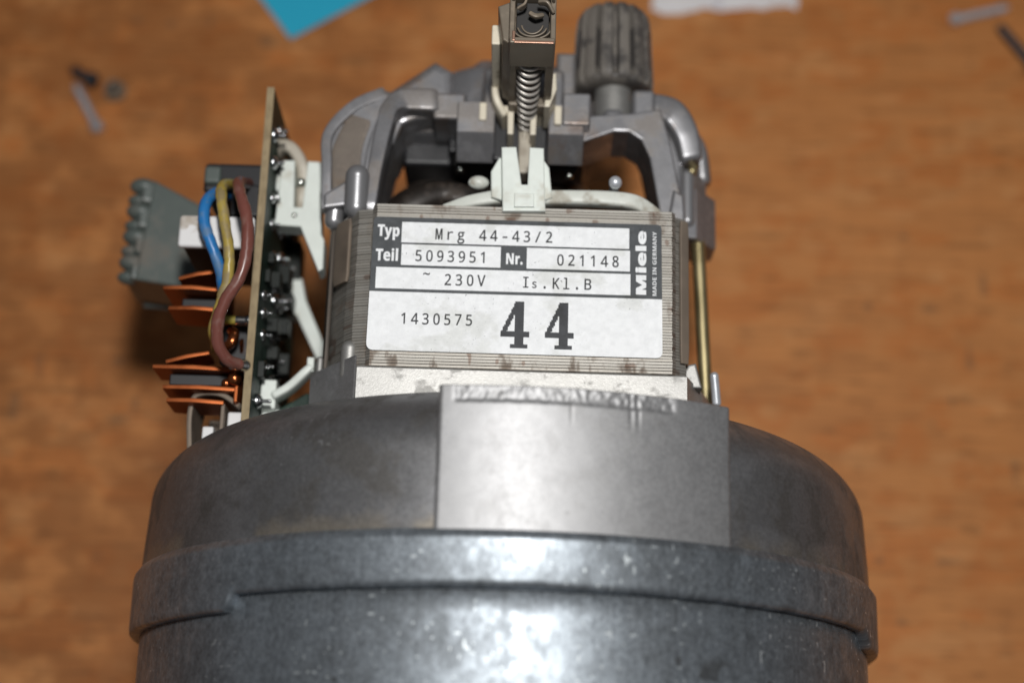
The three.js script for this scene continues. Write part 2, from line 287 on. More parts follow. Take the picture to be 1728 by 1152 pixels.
// fan can, clamp band, cast cover with its raised pad
add(motor, 'fan_can', turned([[0, 49.5], [40, 49.5], ...arc(57.6, 44, 5.5, 5.5, Math.PI / 2, 0, 8), [63.1, 30], [63.15, 12], [63.15, 1], [0, 1]].map(([r, z]) => [r, z])), M.steel, true);
{
  // clamp band: its lower edge steps down outside 38 degrees left and 65 degrees right of the top
  const N = 540, prof = (zl) => [[62.0, -0.5], [64.0, -0.5], [64.25, -0.35], [64.95, 0.65], [65.05, 1.1], [65.0, zl - 1.2], [64.85, zl - 0.4], [64.4, zl - 0.05], [63.6, zl], [62.0, zl]];
  const pos = [], uv = [], idx = [], K = prof(8).length;
  for (let i = 0; i <= N; i++) {
    const a = (i / N) * Math.PI * 2 - Math.PI, dev = a < 0 ? step(-0.672, -0.70, a) : step(1.09, 1.18, a);
    const dent = (fbm(a * 14 + 20, 3.3, 3) - 0.5) * 0.25, zl = 7.9 + 2.6 * dev + dent;
    prof(zl).forEach(([r, z], j) => { const q = r + (j > 1 && j < 8 ? (vnoise(a * 26 + 50, z * 0.3) - 0.5) * 0.10 : 0); pos.push(q * Math.sin(a), q * Math.cos(a), z); uv.push(a * 65 / 150 + 0.3, z / 100 + 0.55 + (j < 2 ? j * 0.01 : 0)); });
  }
  for (let i = 0; i < N; i++) for (let j = 0; j < K - 1; j++) { const p = i * K + j; idx.push(p, p + 1, p + K, p + 1, p + K + 1, p + K); }
  const g = new THREE.BufferGeometry(); g.setAttribute('position', new THREE.Float32BufferAttribute(pos, 3)); g.setAttribute('uv', new THREE.Float32BufferAttribute(uv, 2)); g.setIndex(idx); g.computeVertexNormals();
  add(motor, 'clamp_band', g, M.steel, true);
}
const cover = add(motor, 'fan_cover', turned([[60, 1.5], [63.9, 1.4], [63.9, -0.2], [63.75, -4], [63.3, -12], ...arc(46.3, -12, 17, 12.5, 0, -Math.PI / 2, 22).slice(1), [40, -24.7], [20, -24.8], [0, -24.8]], 300), M.cover, true);
{
  // raised pad on the cover: a piece of the cylinder wall carried straight on, its far edge battered
  const R = 64.35, a0 = Math.asin(-10.6 / R), a1 = Math.asin(33.1 / R), nx = 170, nz = 90, z0 = -21.4, z1 = -0.3, pos = [], uv = [], idx = [];
  const W = 3;                                     // rows that turn down over the far edge
  for (let j = 0; j <= nz + W; j++) for (let i = 0; i <= nx; i++) {
    const a = mix(a0, a1, i / nx), z = j < W ? z0 - [0.30, 0.28, 0.14][j] : mix(z0, z1, Math.pow((j - W) / nz, 1.25));
    const x = R * Math.sin(a), inBand = step(-8.6, -7.6, x) * (1 - step(23.6, 24.6, x)), edge = j < W ? 1 : 1 - step(z0 + 1.9, z0 + 2.7, z);
    const chips = (vnoise(x * 2.1 + 10, z * 0.9) * 0.6 + vnoise(x * 5.3, z * 1.7 + 8) * 0.4);
    let d = inBand * edge * (0.10 + 0.30 * chips);
    d += 0.03 * fbm(x * 0.35 + 4, z * 0.35, 2);
    const gouge = step(0.35, 0.0, Math.abs(x - 17.6)) + step(0.3, 0, Math.abs(x - 18.7)) + step(0.22, 0, Math.abs(x - 8.8)) * 0.6;
    d += gouge * 0.14 * (1 - step(z0 + 3, z0 + 6.5, z));
    const lip = Math.min(1, Math.min(i, nx - i) / 1.5), drop = (1 - lip) * 0.4 + (j < W ? [14, 1.0, 0.25][j] : 0);
    const r = R - d - drop; pos.push(r * Math.sin(a), r * Math.cos(a), z); uv.push(x / 100 + 0.4, z / 100 + 0.63);
  }
  const K = nx + 1;
  for (let j = 0; j < nz + W; j++) for (let i = 0; i < nx; i++) { const p = j * K + i; idx.push(p, p + K, p + 1, p + 1, p + K, p + K + 1); }
  for (const i of [0, nx]) {                        // side walls
    const base = pos.length / 3;
    for (let j = 1; j <= nz + W; j++) for (const dr of [0, 16]) { const k = (j * K + i) * 3, r = Math.hypot(pos[k], pos[k + 1]), q = (r - dr) / r; pos.push(pos[k] * q, pos[k + 1] * q, pos[k + 2]); uv.push(0.1 + (r - dr) / 100, pos[k + 2] / 100); }
    for (let j = 0; j < nz + W - 1; j++) { const p = base + j * 2; i ? idx.push(p, p + 2, p + 1, p + 1, p + 2, p + 3) : idx.push(p, p + 1, p + 2, p + 1, p + 3, p + 2); }
  }
  const g = new THREE.BufferGeometry(); g.setAttribute('position', new THREE.Float32BufferAttribute(pos, 3)); g.setAttribute('uv', new THREE.Float32BufferAttribute(uv, 2)); g.setIndex(idx); g.computeVertexNormals();
  add(motor, 'cover_pad', g, M.pad, true);
}

// lower bracket between cover and stack
add(motor, 'lower_bracket', [
  prismZ([[-25.2, 37.5], [-33.6, 25], [-34.6, 12], [-34.6, -28], [36.5, -28], [36.5, 12], [33.5, 24], [28.6, 37.1]], -31.55, -20, 0.35),
  ...capsule([-26.9, 33.6, -31], [-26.9, 33.6, -35.3], 1.5), bx(-28.3, -25.4, 25, 33.6, -35.6, -31, 0.6),
  ...capsule([-32.6, 26.6, -31], [-32.6, 26.4, -35.4], 0.65),
  prismY([[27.2, -30.6], [29.3, -34.6], [30.6, -34.9], [31.6, -30.6]], 22, 33, 0.4),
], M.silver);
add(motor, 'bracket_side', prismZ([[-25.35, 37.35], [-25.6, 36.6], [-33.3, 24.8], [-34.2, 14], [-35.2, 14], [-34.2, 25.4], [-25.6, 37.75]], -33.2, -19.5, 0.12), M.castSide);
add(motor, 'guide_pin', capsule([34.9, 26, -30], [34.4, 27, -34.4], 0.75), M.zinc);

// stator stack: separate sheets
const stack = group(motor, 'stator_stack');
{
  const outline = [[-23.95, 37.2], [-23.25, 37.95], [26.1, 37.95], [26.75, 37.2], [26.85, 35.6], [28.6, 34.6], [29.4, 31], [30.0, 22], [30.4, 0], [30.0, -30], [-30, -30], [-33.3, 0], [-32.4, 22], [-31.0, 27], [-28.2, 32.6], [-26.6, 34.6], [-24.1, 35.4]];
  for (let i = 0; i < 56; i++) {
    const z = -59.45 + i * 0.505, g = boxUV(plain(prismZ(outline, z - 0.232, z + 0.232, 0.06))).translate(0, AXIS * 1000, -z).scale(0.001, 0.001, 0.001);
    const m = new THREE.Mesh(g, M.lams[Math.floor(rr(0, 4))]);
    m.name = 'lamination'; m.position.set(rr(-0.00005, 0.00005), rnd() < 0.2 ? rr(-0.00018, -0.00008) : rr(-0.00004, 0), z / 1000); m.castShadow = m.receiveShadow = true; stack.add(m);
  }
}
add(motor, 'core_strip', [sweep([[-29.3, 32.0, -58.5, 4.6, 0.7], [-29.3, 32.0, -47.2, 4.6, 0.7]], [-0.8, 0.6, 0], 6)], M.brownSteel);
add(motor, 'core_strip', [sweep([[-31.7, 27.0, -58.5, 2.0, 0.8], [-31.7, 27.0, -33, 2.0, 0.8]], [-0.95, 0.3, 0], 6)], M.gapShade);  // dark strip in place of the black gap; its shade is in the colour
add(motor, 'core_strip', [sweep([[28.4, 35.2, -59, 1.7, 0.6], [28.4, 35.2, -34, 1.7, 0.6]], [0.5, 0.87, 0], 6)], M.brownSteel);

// rating label
{
  const W = 1600, H = 768, cv = document.createElement('canvas'); cv.width = W; cv.height = H;
  const x = cv.getContext('2d'), light = '#e6e8ea', dark = '#474a4d', ink = '#2c2d30';
  const rc = (u0, v0, u1, v1, c) => { x.fillStyle = c; x.fillRect(u0 * W, v0 * H, (u1 - u0) * W, (v1 - v0) * H); };
  rc(0, 0, 1, 1, light); rc(0, 0, 1, 0.565, dark);
  rc(0.100, 0.035, 0.888, 0.192, light); rc(0.102, 0.205, 0.445, 0.363, light); rc(0.535, 0.205, 0.891, 0.363, light); rc(0.018, 0.382, 0.893, 0.542, light);
  const put = (s, u, v, w, size, font, c, italic) => { x.fillStyle = c; x.font = font.replace('#', Math.round(size * H)); x.textBaseline = 'middle'; x.textAlign = 'left'; const m = x.measureText(s).width; x.save(); x.translate(u * W, v * H); x.scale(w ? w * W / m : 1, 1); x.fillText(s, 0, 0); x.strokeStyle = c; x.lineWidth = 3; x.strokeText(s, 0, 0); x.restore(); void italic; };
  put('Typ', 0.016, 0.105, 0.078, 0.120, 'bold #px sans-serif', '#e4e6e8'); put('Teil', 0.014, 0.290, 0.080, 0.118, 'bold #px sans-serif', '#e4e6e8'); put('Nr.', 0.461, 0.293, 0.062, 0.112, 'bold #px sans-serif', '#e4e6e8');
  const mono = '#px monospace';
  x.lineWidth = 3;
  const typed = (s, u0, u1, v, size) => { const n = s.length, d = n > 1 ? (u1 - u0) / (n - 0.45) : 0; [...s].forEach((ch, i) => { x.fillStyle = x.strokeStyle = ink; x.font = mono.replace('#', Math.round(size * H)); x.textAlign = 'left'; x.textBaseline = 'middle'; const px = (u0 + i * d) * W, py = v * H; x.save(); x.translate(px, py); x.scale(0.86, 1); x.fillText(ch, 0, 0); x.lineWidth = 2.2; x.strokeText(ch, 0, 0); x.restore(); }); };
  typed('Mrg 44-43/2', 0.215, 0.617, 0.122, 0.115); typed('5093951', 0.148, 0.392, 0.290, 0.115); typed('021148', 0.637, 0.848, 0.292, 0.115);
  typed('~', 0.178, 0.205, 0.425, 0.115); typed('230V', 0.252, 0.388, 0.466, 0.115); typed('I', 0.520, 0.54, 0.468, 0.112); typed('s', 0.553, 0.575, 0.478, 0.085); typed('.', 0.585, 0.6, 0.47, 0.112); typed('Kl.B', 0.622, 0.753, 0.470, 0.112);
  typed('1430575', 0.108, 0.350, 0.762, 0.112);
  for (const u of [0.452, 0.603]) {                // two large stepped numerals
    const px = u * W, py = 0.612 * H, s = (0.345 * H) / 24, k0 = 0.86; x.fillStyle = '#34363a';
    const cell = (a, b, w, h) => x.fillRect(px + a * s * k0, py + b * s, w * s * k0, h * s);
    cell(8, 0, 5.2, 23);                            // stem
    for (let i = 0; i < 15; i++) { const k = Math.floor(i / 1.5); cell(7.4 - k * 0.78, 1 + i, 3.0, 1.1); }
    cell(0, 15.4, 16.5, 2.9); cell(5.6, 22, 10, 2);
  }
  const side = (s, u, v0, v1, w, font, c, weight) => { x.save(); x.translate(u * W, v1 * H); x.rotate(-Math.PI / 2); x.font = font; x.textBaseline = 'middle'; x.textAlign = 'left'; const m = x.measureText(s).width; x.scale((v1 - v0) * H / m, w); x.fillStyle = x.strokeStyle = c; x.fillText(s, 0, 0); if (weight) { x.lineWidth = weight; x.strokeText(s, 0, 0); } x.restore(); };
  side('Miele', 0.930, 0.05, 0.545, 0.78, 'bold 92px sans-serif', '#e4e6e8', 6); side('MADE IN GERMANY', 0.976, 0.055, 0.545, 1, 'bold 30px sans-serif', '#d9dbdd');
  const im = x.getImageData(0, 0, W, H), d = im.data;   // print is a little uneven; grey smears and specks of dirt
  for (let j = 0; j < H; j++) for (let i = 0; i < W; i++) {
    const k = (j * W + i) * 4, u = i / W, v = j / H, n = (fbm(u * 60, v * 30, 3) - 0.5) * 18 + (hash(i >> 1, j >> 1) - 0.5) * 9;
    const speck = step(0.94, 0.97, vnoise(u * 210 + 3, v * 105)) * step(0.42, 0.62, fbm(u * 7 + 11, v * 5 + 2, 3)) * 80, smear = step(0.55, 0.72, fbm(u * 8 + 40, v * 5, 5, 0.6)) * 14;
    for (let q = 0; q < 3; q++) d[k + q] = clamp(d[k + q] + n - speck - smear * (q === 2 ? 1.2 : 1), 0, 255);
  }
  x.putImageData(im, 0, 0);
  const tex = new THREE.CanvasTexture(cv); tex.colorSpace = THREE.SRGBColorSpace; tex.minFilter = tex.magFilter = THREE.LinearFilter; tex.generateMipmaps = false;
  const s = new THREE.Shape(), [x0, x1, z0, z1] = [-23.75, 24.35, -57.25, -34.0], rad = [[x0, z0, 0.8], [x1, z0, 0.9], [x1, z1, 1.1], [x0, z1, 1.3]];
  s.moveTo(x0 + 0.8, -z0); s.lineTo(x1 - 0.9, -z0); s.quadraticCurveTo(x1, -z0, x1, -z0 - 0.9); s.lineTo(x1 + 0.15, -z1 + 1.1); s.quadraticCurveTo(x1 + 0.15, -z1, x1 - 1, -z1); s.lineTo(x0 + 1.2, -z1); s.quadraticCurveTo(x0 - 0.1, -z1, x0 - 0.1, -z1 + 1.3); s.lineTo(x0, -z0 - 0.8); s.quadraticCurveTo(x0, -z0, x0 + 0.8, -z0); void rad;
  const g = plain(new THREE.ExtrudeGeometry(s, { depth: 0.12, bevelEnabled: false, curveSegments: 8 }).rotateX(-Math.PI / 2).translate(0, 38.0, 0));
  const p = g.attributes.position, uv = g.attributes.uv; for (let i = 0; i < p.count; i++) uv.setXY(i, clamp((p.getX(i) - x0) / (x1 - x0), 0.002, 0.998), clamp(1 - (p.getZ(i) - z0) / (z1 - z0), 0.002, 0.998));
  add(motor, 'rating_label', g, std({ map: tex, roughness: 0.5, specularIntensity: 0.5, metalness: 0.0, color: 0xffffff }), true);
}

const slant = (x0, x1) => new THREE.ExtrudeGeometry(new THREE.Shape([[82.5, 24.6], [73.3, 24.6], [73.1, 25.4], [76.8, 30.2], [82.5, 30.2]].map((q) => new THREE.Vector2(...q))), { depth: x1 - x0 - 0.6, bevelThickness: 0.3, bevelSize: 0.3, bevelOffset: -0.3, bevelSegments: 3 }).rotateY(Math.PI / 2).translate(x0 + 0.3, 0, 0);
// upper (brush) bracket: one grey casting
add(motor, 'brush_bracket', [
  // left leg: sunk panel between two ribs, corner, shoulder towards the hub
  prismY([[-33.2, -61.5], [-34.3, -76.5], [-29.2, -82.6], [-24.6, -85.6], [-20.6, -84.5], [-22.2, -78], [-24.3, -67], [-24.8, -60.5], [-28.5, -60.2]], 8, 28.6, 1.2),
  sweep([[-32.9, 28.2, -61.8, 1.9, 3], [-33.3, 28.4, -70, 1.9, 3], [-33.4, 28.2, -76, 2.0, 3], [-29.3, 27.8, -81.6, 2.2, 3], [-24.0, 27, -84.9, 2.4, 3]], [0, 1, 0], 7),
  sweep([[-25.3, 31, -60.4, 2.6, 5], [-24.6, 30.6, -68, 2.6, 5], [-23.3, 29.8, -77.6, 3.0, 5], [-22.7, 29.2, -80.4, 3.2, 5], [-20.9, 28.4, -82.3, 4.2, 5], [-14.6, 27.6, -82.9, 4.4, 5.5]], [0, 1, 0], 8),
  sweep([[-26.6, 29.2, -66, 0.9, 1.4], [-25.9, 29.2, -74, 0.9, 1.4], [-24.6, 28.4, -79.5, 0.9, 1.2]]),
  prismY([[-24.4, -74], [-22.0, -75.4], [-20.6, -79.2], [-18.4, -80.2], [-14.2, -80.9], [-14.0, -84.6], [-24, -84.8]], 11, 27.6, 0.7),
  // lugs over the stack corner
  prismY([[-33.3, -63.8], [-29.4, -66.6], [-25.2, -67], [-25.2, -62.5], [-33.2, -61.2]], 22, 31.4, 0.5),
  bx(-29.2, -25.6, 24, 32.6, -66.5, -61.4, 0.6),
  // hub and shoulders
  turned([[0, -96.5], [17, -96.5], ...arc(17.5, -93.5, 3, 3, -Math.PI / 2, 0, 6), [20.5, -86], [14, -84], [0, -84]], 60),
  prismY([[-28, -82.5], [-24.6, -87.4], [-15.6, -94.4], [-12.2, -92.4], [-11.2, -80], [-20, -80]], 5, 22.8, 1.8),
  prismY([[-11, -85], [-10.6, -95.6], [-7.4, -98.2], [-2.6, -98.4], [-2, -85]], 5, 17, 2.2), prismY([[6.6, -96], [10.2, -96], [10.2, -84], [6.6, -84]], 8, 24, 0.8),
  // seats left and right of the brush
  slant(-10.9, -4.2), bx(-15.2, -9.5, 20, 29.6, -84.5, -79.5, 0.6), slant(5.2, 11.5), bx(7.6, 12.6, 21, 30.8, -84.6, -78.4, 0.5), bx(-6.5, 8, 20, 27, -91, -82, 0.8),
  // right arm
  prismY([[11.2, -81.6], [14.4, -82.0], [20.6, -82.6], [25.2, -83.6], [26.8, -78], [29.0, -66], [29.3, -59.95], [25.7, -59.95], [24.7, -66], [23.3, -74], [21.8, -77.4], [19.6, -78.9], [17, -78.9], [11.2, -76.6]], 16, 27.6, 0.4), prismY([[27.2, -67], [29.1, -66], [29.4, -59.95], [26, -59.95]], 25, 30.4, 0.6),
  bx(20.4, 24.6, 17, 25.2, -88.5, -82.5, 0.9), bx(15.0, 18.9, 17.5, 25.6, -84.6, -80.5, 1.4),
  prismY([[22.2, -85.5], [26.4, -87.2], [30.4, -83.2], [30.3, -76], [29.7, -63], [27.4, -60.4], [25.8, -66], [24.0, -76]], 6, 20.6, 1.2),
  sweep([[23.6, 21.5, -85.6, 5.5, 7], [27.6, 20.8, -85.0, 5.5, 7], [30.2, 20.4, -81.2, 4.8, 7], [31.3, 20, -76.2, 4.2, 6.5]], [0, 1, 0], 5), sweep([[29, 15, -86.2, 4, 6], [33, 14, -82, 3.6, 6], [34.4, 13, -75, 3.4, 6]], [0, 1, 0], 2.4),
], M.casting);
add(motor, 'bracket_lug', [...capsule([-27.4, 33.2, -66.4], [-27.4, 32.6, -61.0], 2.1)], M.castWorn);
add(motor, 'bracket_lug', [...capsule([-31.3, 28.9, -64], [-31.6, 28.1, -60.2], 1.65)], M.castWorn);
add(motor, 'rod_lug', [
  prismZ([[29.9, 6], [36.8, 6], [36.8, 12.6], [32.6, 18.2], [29.9, 18.6]], -72.6, -62.6, 0.5), prismZ([[29.9, 6], [34.6, 6], [34.8, 15], [32.4, 18.2], [29.9, 18.6]], -75.6, -71, 0.5),
], M.casting);
add(motor, 'lug_ridge', capsule([30.95, 18.2, -74.6], [30.95, 18.2, -66.0], 1.4), M.castWorn);
add(motor, 'rust_patch', sweep([[-29.6, 28.65, -65.5, 5.0, 0.4], [-30.0, 28.65, -73, 5.2, 0.4], [-28.0, 28.6, -79.6, 4.2, 0.4]], [0, 1, 0], 7), M.brownCast);

// what shows inside the bracket
add(motor, 'armature', [turned([[0, -80], [12, -80], [14, -78], [14.4, -66], [16.5, -64], [17.2, -58], [0, -58]], 48)], M.armature);
add(motor, 'field_coil', [sweep([[-22, 18, -60, 9, 12], [-19, 20, -65, 8, 11], [-13, 20, -68, 6, 9], [-6, 20, -66, 6, 8]], [0, 1, 0], 2.4), sweep([[-22, 2, -60, 9, 12], [-20, 4, -70, 9, 11], [-12, 4, -78, 9, 11]], [0, 1, 0], 2.4)], M.armature);
add(motor, 'insulator_block', [bx(-12.6, -4.3, 8, 20.4, -84, -77.2, 0.5), bx(4.9, 12.4, 8, 20.4, -84, -76.9, 0.5), bx(-4.5, 5.2, 8, 27, -82, -73, 0.5), bx(-21, -12, 4, 17, -84, -76, 0.8)], M.black);
for (const [x, y, z] of [[-10.3, 20.6, -73.6], [9.4, 20.6, -73.0]]) add(motor, 'terminal_screw', [cyl([x, y - 3, z - 2.6], [x, y, z], 0.55), ball(x, y, z, 0.72, 1, 1, 0.8), cyl([x, y - 4, z - 5.5], [x, y - 2.6, z - 2.4], 0.85)], M.chrome);
add(motor, 'terminal_rail', [bx(-11.5, -3, 14, 20.4, -77.3, -74.6, 0.4), bx(5, 11, 14, 20.4, -77, -74.2, 0.4)], M.blackMatt);
add(motor, 'coil_insulation', [sweep([[-12.5, 33.8, -60.5, 1.5, 1.6], [-8, 34.6, -61.6, 2.2, 2.6], [-2.2, 35, -62.6, 2.6, 3]]), sweep([[4.2, 35.2, -62.4, 2.6, 3], [10, 35.2, -62.6, 2.6, 3], [16, 35.1, -62.6, 2.7, 3], [20.2, 34.7, -62.2, 2.7, 3], [24.0, 33, -60.6, 2.4, 2.6]]), ball(-6.6, 33, -66, 1.2, 1.5, 1, 1)], M.coil);
add(motor, 'contact_pin', [cyl([16.6, 31, -64.6], [16.6, 36.6, -64.9], 0.85), ball(16.6, 37.2, -65, 1.15)], M.zinc);
// white clip in front of the brush
add(motor, 'plastic_clip', [
  prismY([[-2.8, -70.1], [-0.3, -70.2], [0.75, -63.4], [1.75, -63.4], [1.95, -70.2], [4.35, -70.1], [4.85, -58.7], [-2.3, -58.5]], 34.6, 39.2, 0.25),
  prismY([[-0.4, -61.6], [2.9, -61.6], [2.95, -59.2], [-0.4, -59.1]], 38.9, 39.75, 0.2),
  prismY([[-4.5, -66.4], [-3.2, -69], [-2.7, -69], [-2.4, -61.2], [-4.3, -61.8]], 31, 37.2, 0.3), prismY([[4.3, -69], [5.4, -67.4], [6.0, -62], [4.6, -61.4]], 31, 37.2, 0.3),
], M.white);

// brush holder and brush
add(motor, 'brush_holder', [
  bx(-4.9, -3.4, 28, 50, -87.2, -83.6, 0.3), sweep([[-4.4, 31, -84.6, 1.4, 6], [-4.1, 31, -82, 1.5, 6], [-3.0, 30, -80, 1.5, 6], [-2.4, 30, -79, 1.3, 6]]),
  prismY([[-2.9, -80.8], [-0.9, -80.8], [-0.9, -75.4], [-1.9, -75.4], [-2.0, -79.6], [-2.9, -79.6]], 25, 32.8, 0.2), prismY([[4.1, -80.8], [4.1, -79.6], [3.1, -79.6], [3.0, -75.4], [2.0, -75.4], [2.0, -80.8]], 25, 32.8, 0.2),
  prismY([[4.5, -84.5], [6.2, -85.4], [6.4, -82.2], [5.2, -78.8], [4.3, -78.8]], 28, 37, 0.3),
  bx(-7.0, -5.7, 25, 31, -82.2, -78.8, 0.3), bx(6.2, 7.5, 25, 31.4, -81.8, -78.2, 0.3),
], M.cream);
const tube = add(motor, 'brush_tube', [
  bx(-2.0, -1.1, 36, 57.6, -89.3, -80.6, 0.25), bx(4.6, 5.5, 36, 57.6, -89.3, -80.4, 0.25), bx(-1.2, 4.7, 35, 57.0, -89.4, -88.5, 0.2),
  bx(-1.9, 5.4, 49.4, 57.8, -81.0, -79.9, 0.25), bx(-1.9, -0.7, 34.4, 50, -81.2, -80.2, 0.25), bx(4.1, 5.4, 34.4, 50, -81.0, -80.0, 0.25), prismY([[-3.9, -87.6], [-1.6, -88.6], [-1.6, -80.8], [-3.0, -81.6]], 34, 55.5, 0.3), bx(-1.9, 0.3, 32.2, 35.6, -81.4, -79.6, 0.3), bx(3.0, 5.2, 32.2, 35.6, -81.2, -79.4, 0.3),
  bx(-1.2, 4.7, 46, 53.5, -88.6, -81.0, 0.3),
  // folded tabs and coiled strip in the open end
  ...[0, 1, 2].map((k) => sweep(Array.from({ length: 9 }, (_, i) => { const a = Math.PI * (1.06 + i / 9.2); return [1.7 + (3.0 - k * 0.62) * Math.cos(a), 56.2 - k * 0.55 + 0.05 * i, -83.0 - k * 0.75 - 2.1 * Math.sin(a) * 0.9]; }).map((q) => [...q, 0.32, 1.3]), [0, 1, 0], 5, 4, 12)),
  ...[0, 1, 2].map((k) => sweep(Array.from({ length: 8 }, (_, i) => { const a = Math.PI * (0.05 + i / 8.2); return [2.0 + (2.9 - k * 0.7) * Math.cos(a), 57.2 - k * 0.4, -88.0 - k * 0.8 - 1.9 * Math.sin(a)]; }).map((q) => [...q, 0.34, 1.6]), [0, 1, 0], 5, 4, 12)),
  sweep([[-0.6, 57.6, -85.9, 0.5, 1.4], [0.5, 58.3, -86.6, 0.5, 1.5], [0.3, 58.4, -89.2, 0.5, 1.5], [-0.9, 57.8, -89.8, 0.5, 1.4], [-1.5, 57.6, -87.4, 0.5, 1.4]]), sweep([[5.0, 57.8, -85.3, 0.6, 1.4], [3.9, 58.6, -86.6, 0.6, 1.6], [2.6, 58.4, -86.9, 0.7, 1.2]]), sweep([[1.2, 57.4, -85.4, 0.7, 0.9], [2.2, 57.6, -84.8, 0.8, 0.9], [3.4, 57.2, -85.2, 0.7, 0.9]]),
  bx(-1.3, 5.2, 56, 58.5, -93.2, -92.6, 0.2), bx(-1.4, -0.9, 55.6, 58.6, -93.2, -89.4, 0.2), bx(4.8, 5.3, 55.8, 58.8, -93.2, -87.2, 0.2),
], M.dustMetal);
add(tube, 'copper_rim', [bx(-1.2, 5.2, 57.6, 57.95, -80.35, -79.85, 0.12), bx(-1.5, -1.0, 57.5, 57.95, -82, -80.2, 0.12)], M.rim);
add(motor, 'carbon_brush', [bx(-0.9, 4.4, 44, 55.4, -88.4, -81.4, 0.2)], M.blackMatt);
add(motor, 'brush_spring', [helix(1.4, 27, 48, -78.6, 1.15, 2.15, 11.5, 0.36, -82.6)], M.spring);
add(motor, 'brush_lead', [...wire([[1.1, 28.6, -77.4], [1.05, 28, -76], [1.0, 27.6, -74.6], [0.9, 27.5, -72]], 0.6), bx(0.1, 2.3, 24, 28.6, -78, -70, 0.4)], M.beige);

// ribbed rubber buffer on its peg
{
  const N = 672, prof = [[3.2, -90.6, 0], [5.6, -90.3, 0], [7.0, -90.7, 0.0], [7.45, -91.6, 0.25], [7.5, -92.4, 0.9], [7.5, -93.2, 1], [7.25, -98, 1], [7.05, -102.6, 1], [6.75, -105.2, 1], [5.9, -106.5, 0.7], [4.4, -107.0, 0.1], [0.01, -107.1, 0]];
  const pos = [], idx = [], K = prof.length;
  for (let i = 0; i <= N; i++) { const a = (i / N) * Math.PI * 2, g = step(0.60, 0.74, Math.abs(((i / 48) % 1) - 0.5) * 2); for (const [r, z, k] of prof) { const q = r - 1.9 * g * k; pos.push(17.25 + q * Math.sin(a), 18.4 + q * Math.cos(a), z); } }
  for (let i = 0; i < N; i++) for (let j = 0; j < K - 1; j++) { const p = i * K + j; idx.push(p, p + K, p + 1, p + 1, p + K, p + K + 1); }
  const g = new THREE.BufferGeometry(); g.setAttribute('position', new THREE.Float32BufferAttribute(pos, 3)); g.setAttribute('uv', new THREE.Float32BufferAttribute(new Float32Array(pos.length / 3 * 2), 2)); g.setIndex(idx); g.computeVertexNormals();
  add(motor, 'rubber_buffer', g, M.rubber);
  add(motor, 'buffer_peg', [cyl([17.3, 18.8, -93], [17.3, 19.6, -83.4], 3.4, 3.4, 40)], M.silver);
}

// tie rod on the right
add(motor, 'tie_rod', [
  cyl([33.15, 15.2, -66], [34.6, 15.6, -29], 1.22), ...Array.from({ length: 9 }, (_, i) => new THREE.TorusGeometry(1.2, 0.16, 8, 24).translate(33.22 + i * 0.021, 15.25, -63.2 + i * 0.52)), ...capsule([32.2, 18.6, -76.4], [31.8, 18.8, -75.4], 0.9),
], M.brass);

// ---------------------------------------------------------------- circuit board on the left
const board = group(motor, 'circuit_board');
{
  const pts = (d) => [[-44.6 + d, 30], [-43.4 - d, 30], [-43.4 - d, -16], [-44.6 + d, -16]];
  add(board, 'board_sheet', prismZ(pts(0), -84.2, -22.6, 0.05), M.boardFace);
  add(board, 'board_rim', [prismY([[-44.65, -84.3], [-43.35, -84.3], [-43.35, -23.2], [-44.65, -23.2]], 29.9, 30.12, 0.04)], M.boardEdge);
  add(board, 'board_corner', [prismY([[-44.85, -23.1], [-43.45, -23.1], [-42.7, -19.5], [-43.6, -19.2]], 20, 29.8, 0.05)], M.boardFace);
  const joints = [[18.4, -67.9], [18.9, -56.8], [3.7, -59.8], [25.3, -47.1], [13.6, -50], [23.3, -40.5], [13.1, -43.1], [20.1, -35.8], [6.9, -40.5], [10.8, -35.8], [3.3, -46.4], [1.3, -36.5], [27.1, -76.4], [8, -52], [22, -61.5], [12, -63.5], [-2, -52.5], [-4, -42]];
  for (let k = 0; k < 16; k++) joints.push([rr(-8, 27), rr(-80, -27)]);
  const blob = [new THREE.SphereGeometry(1.15, 18, 10).scale(0.8, 1, 1), cyl([0, 0, 0], [1.7, 0, 0], 0.34, 0.3, 10), ball(1.7, 0, 0, 0.34)];
  const g = fin(blob).translate(0, -AXIS, 0);
  joints.forEach(([y, z], i) => { const m = new THREE.Mesh(g, M.solder); m.name = 'solder_joint'; m.position.set(-0.0433, AXIS + y / 1000, z / 1000); const s = rr(0.75, 1.25); m.scale.set(s * rr(0.8, 1.2), s, s); m.castShadow = m.receiveShadow = true; board.add(m); });
  for (const [y, z, a, b, d] of [[14, -70, 4, 5, 2.2], [9, -56, 5, 3.5, 2.4], [17, -52.5, 3, 3, 1.8], [17, -44, 3.4, 2.6, 2], [8, -46.5, 4, 3, 2.6], [15, -39.5, 3, 2.4, 2], [22, -55, 2, 2, 1.2], [24, -34, 2, 3, 1.2], [20, -73, 3, 2, 1.4], [6, -66, 3, 3, 2], [24, -51, 1.6, 2.4, 1], [3, -53, 4, 3, 2.4], [13, -33.5, 4, 3, 2.4], [4, -40.5, 4, 4, 2.6], [0, -62, 6, 7, 3]]) add(board, 'chip', [bx(-43.45, -43.4 + d, y - a / 2, y + a / 2, z - b / 2, z + b / 2, 0.25)], M.flux);
}
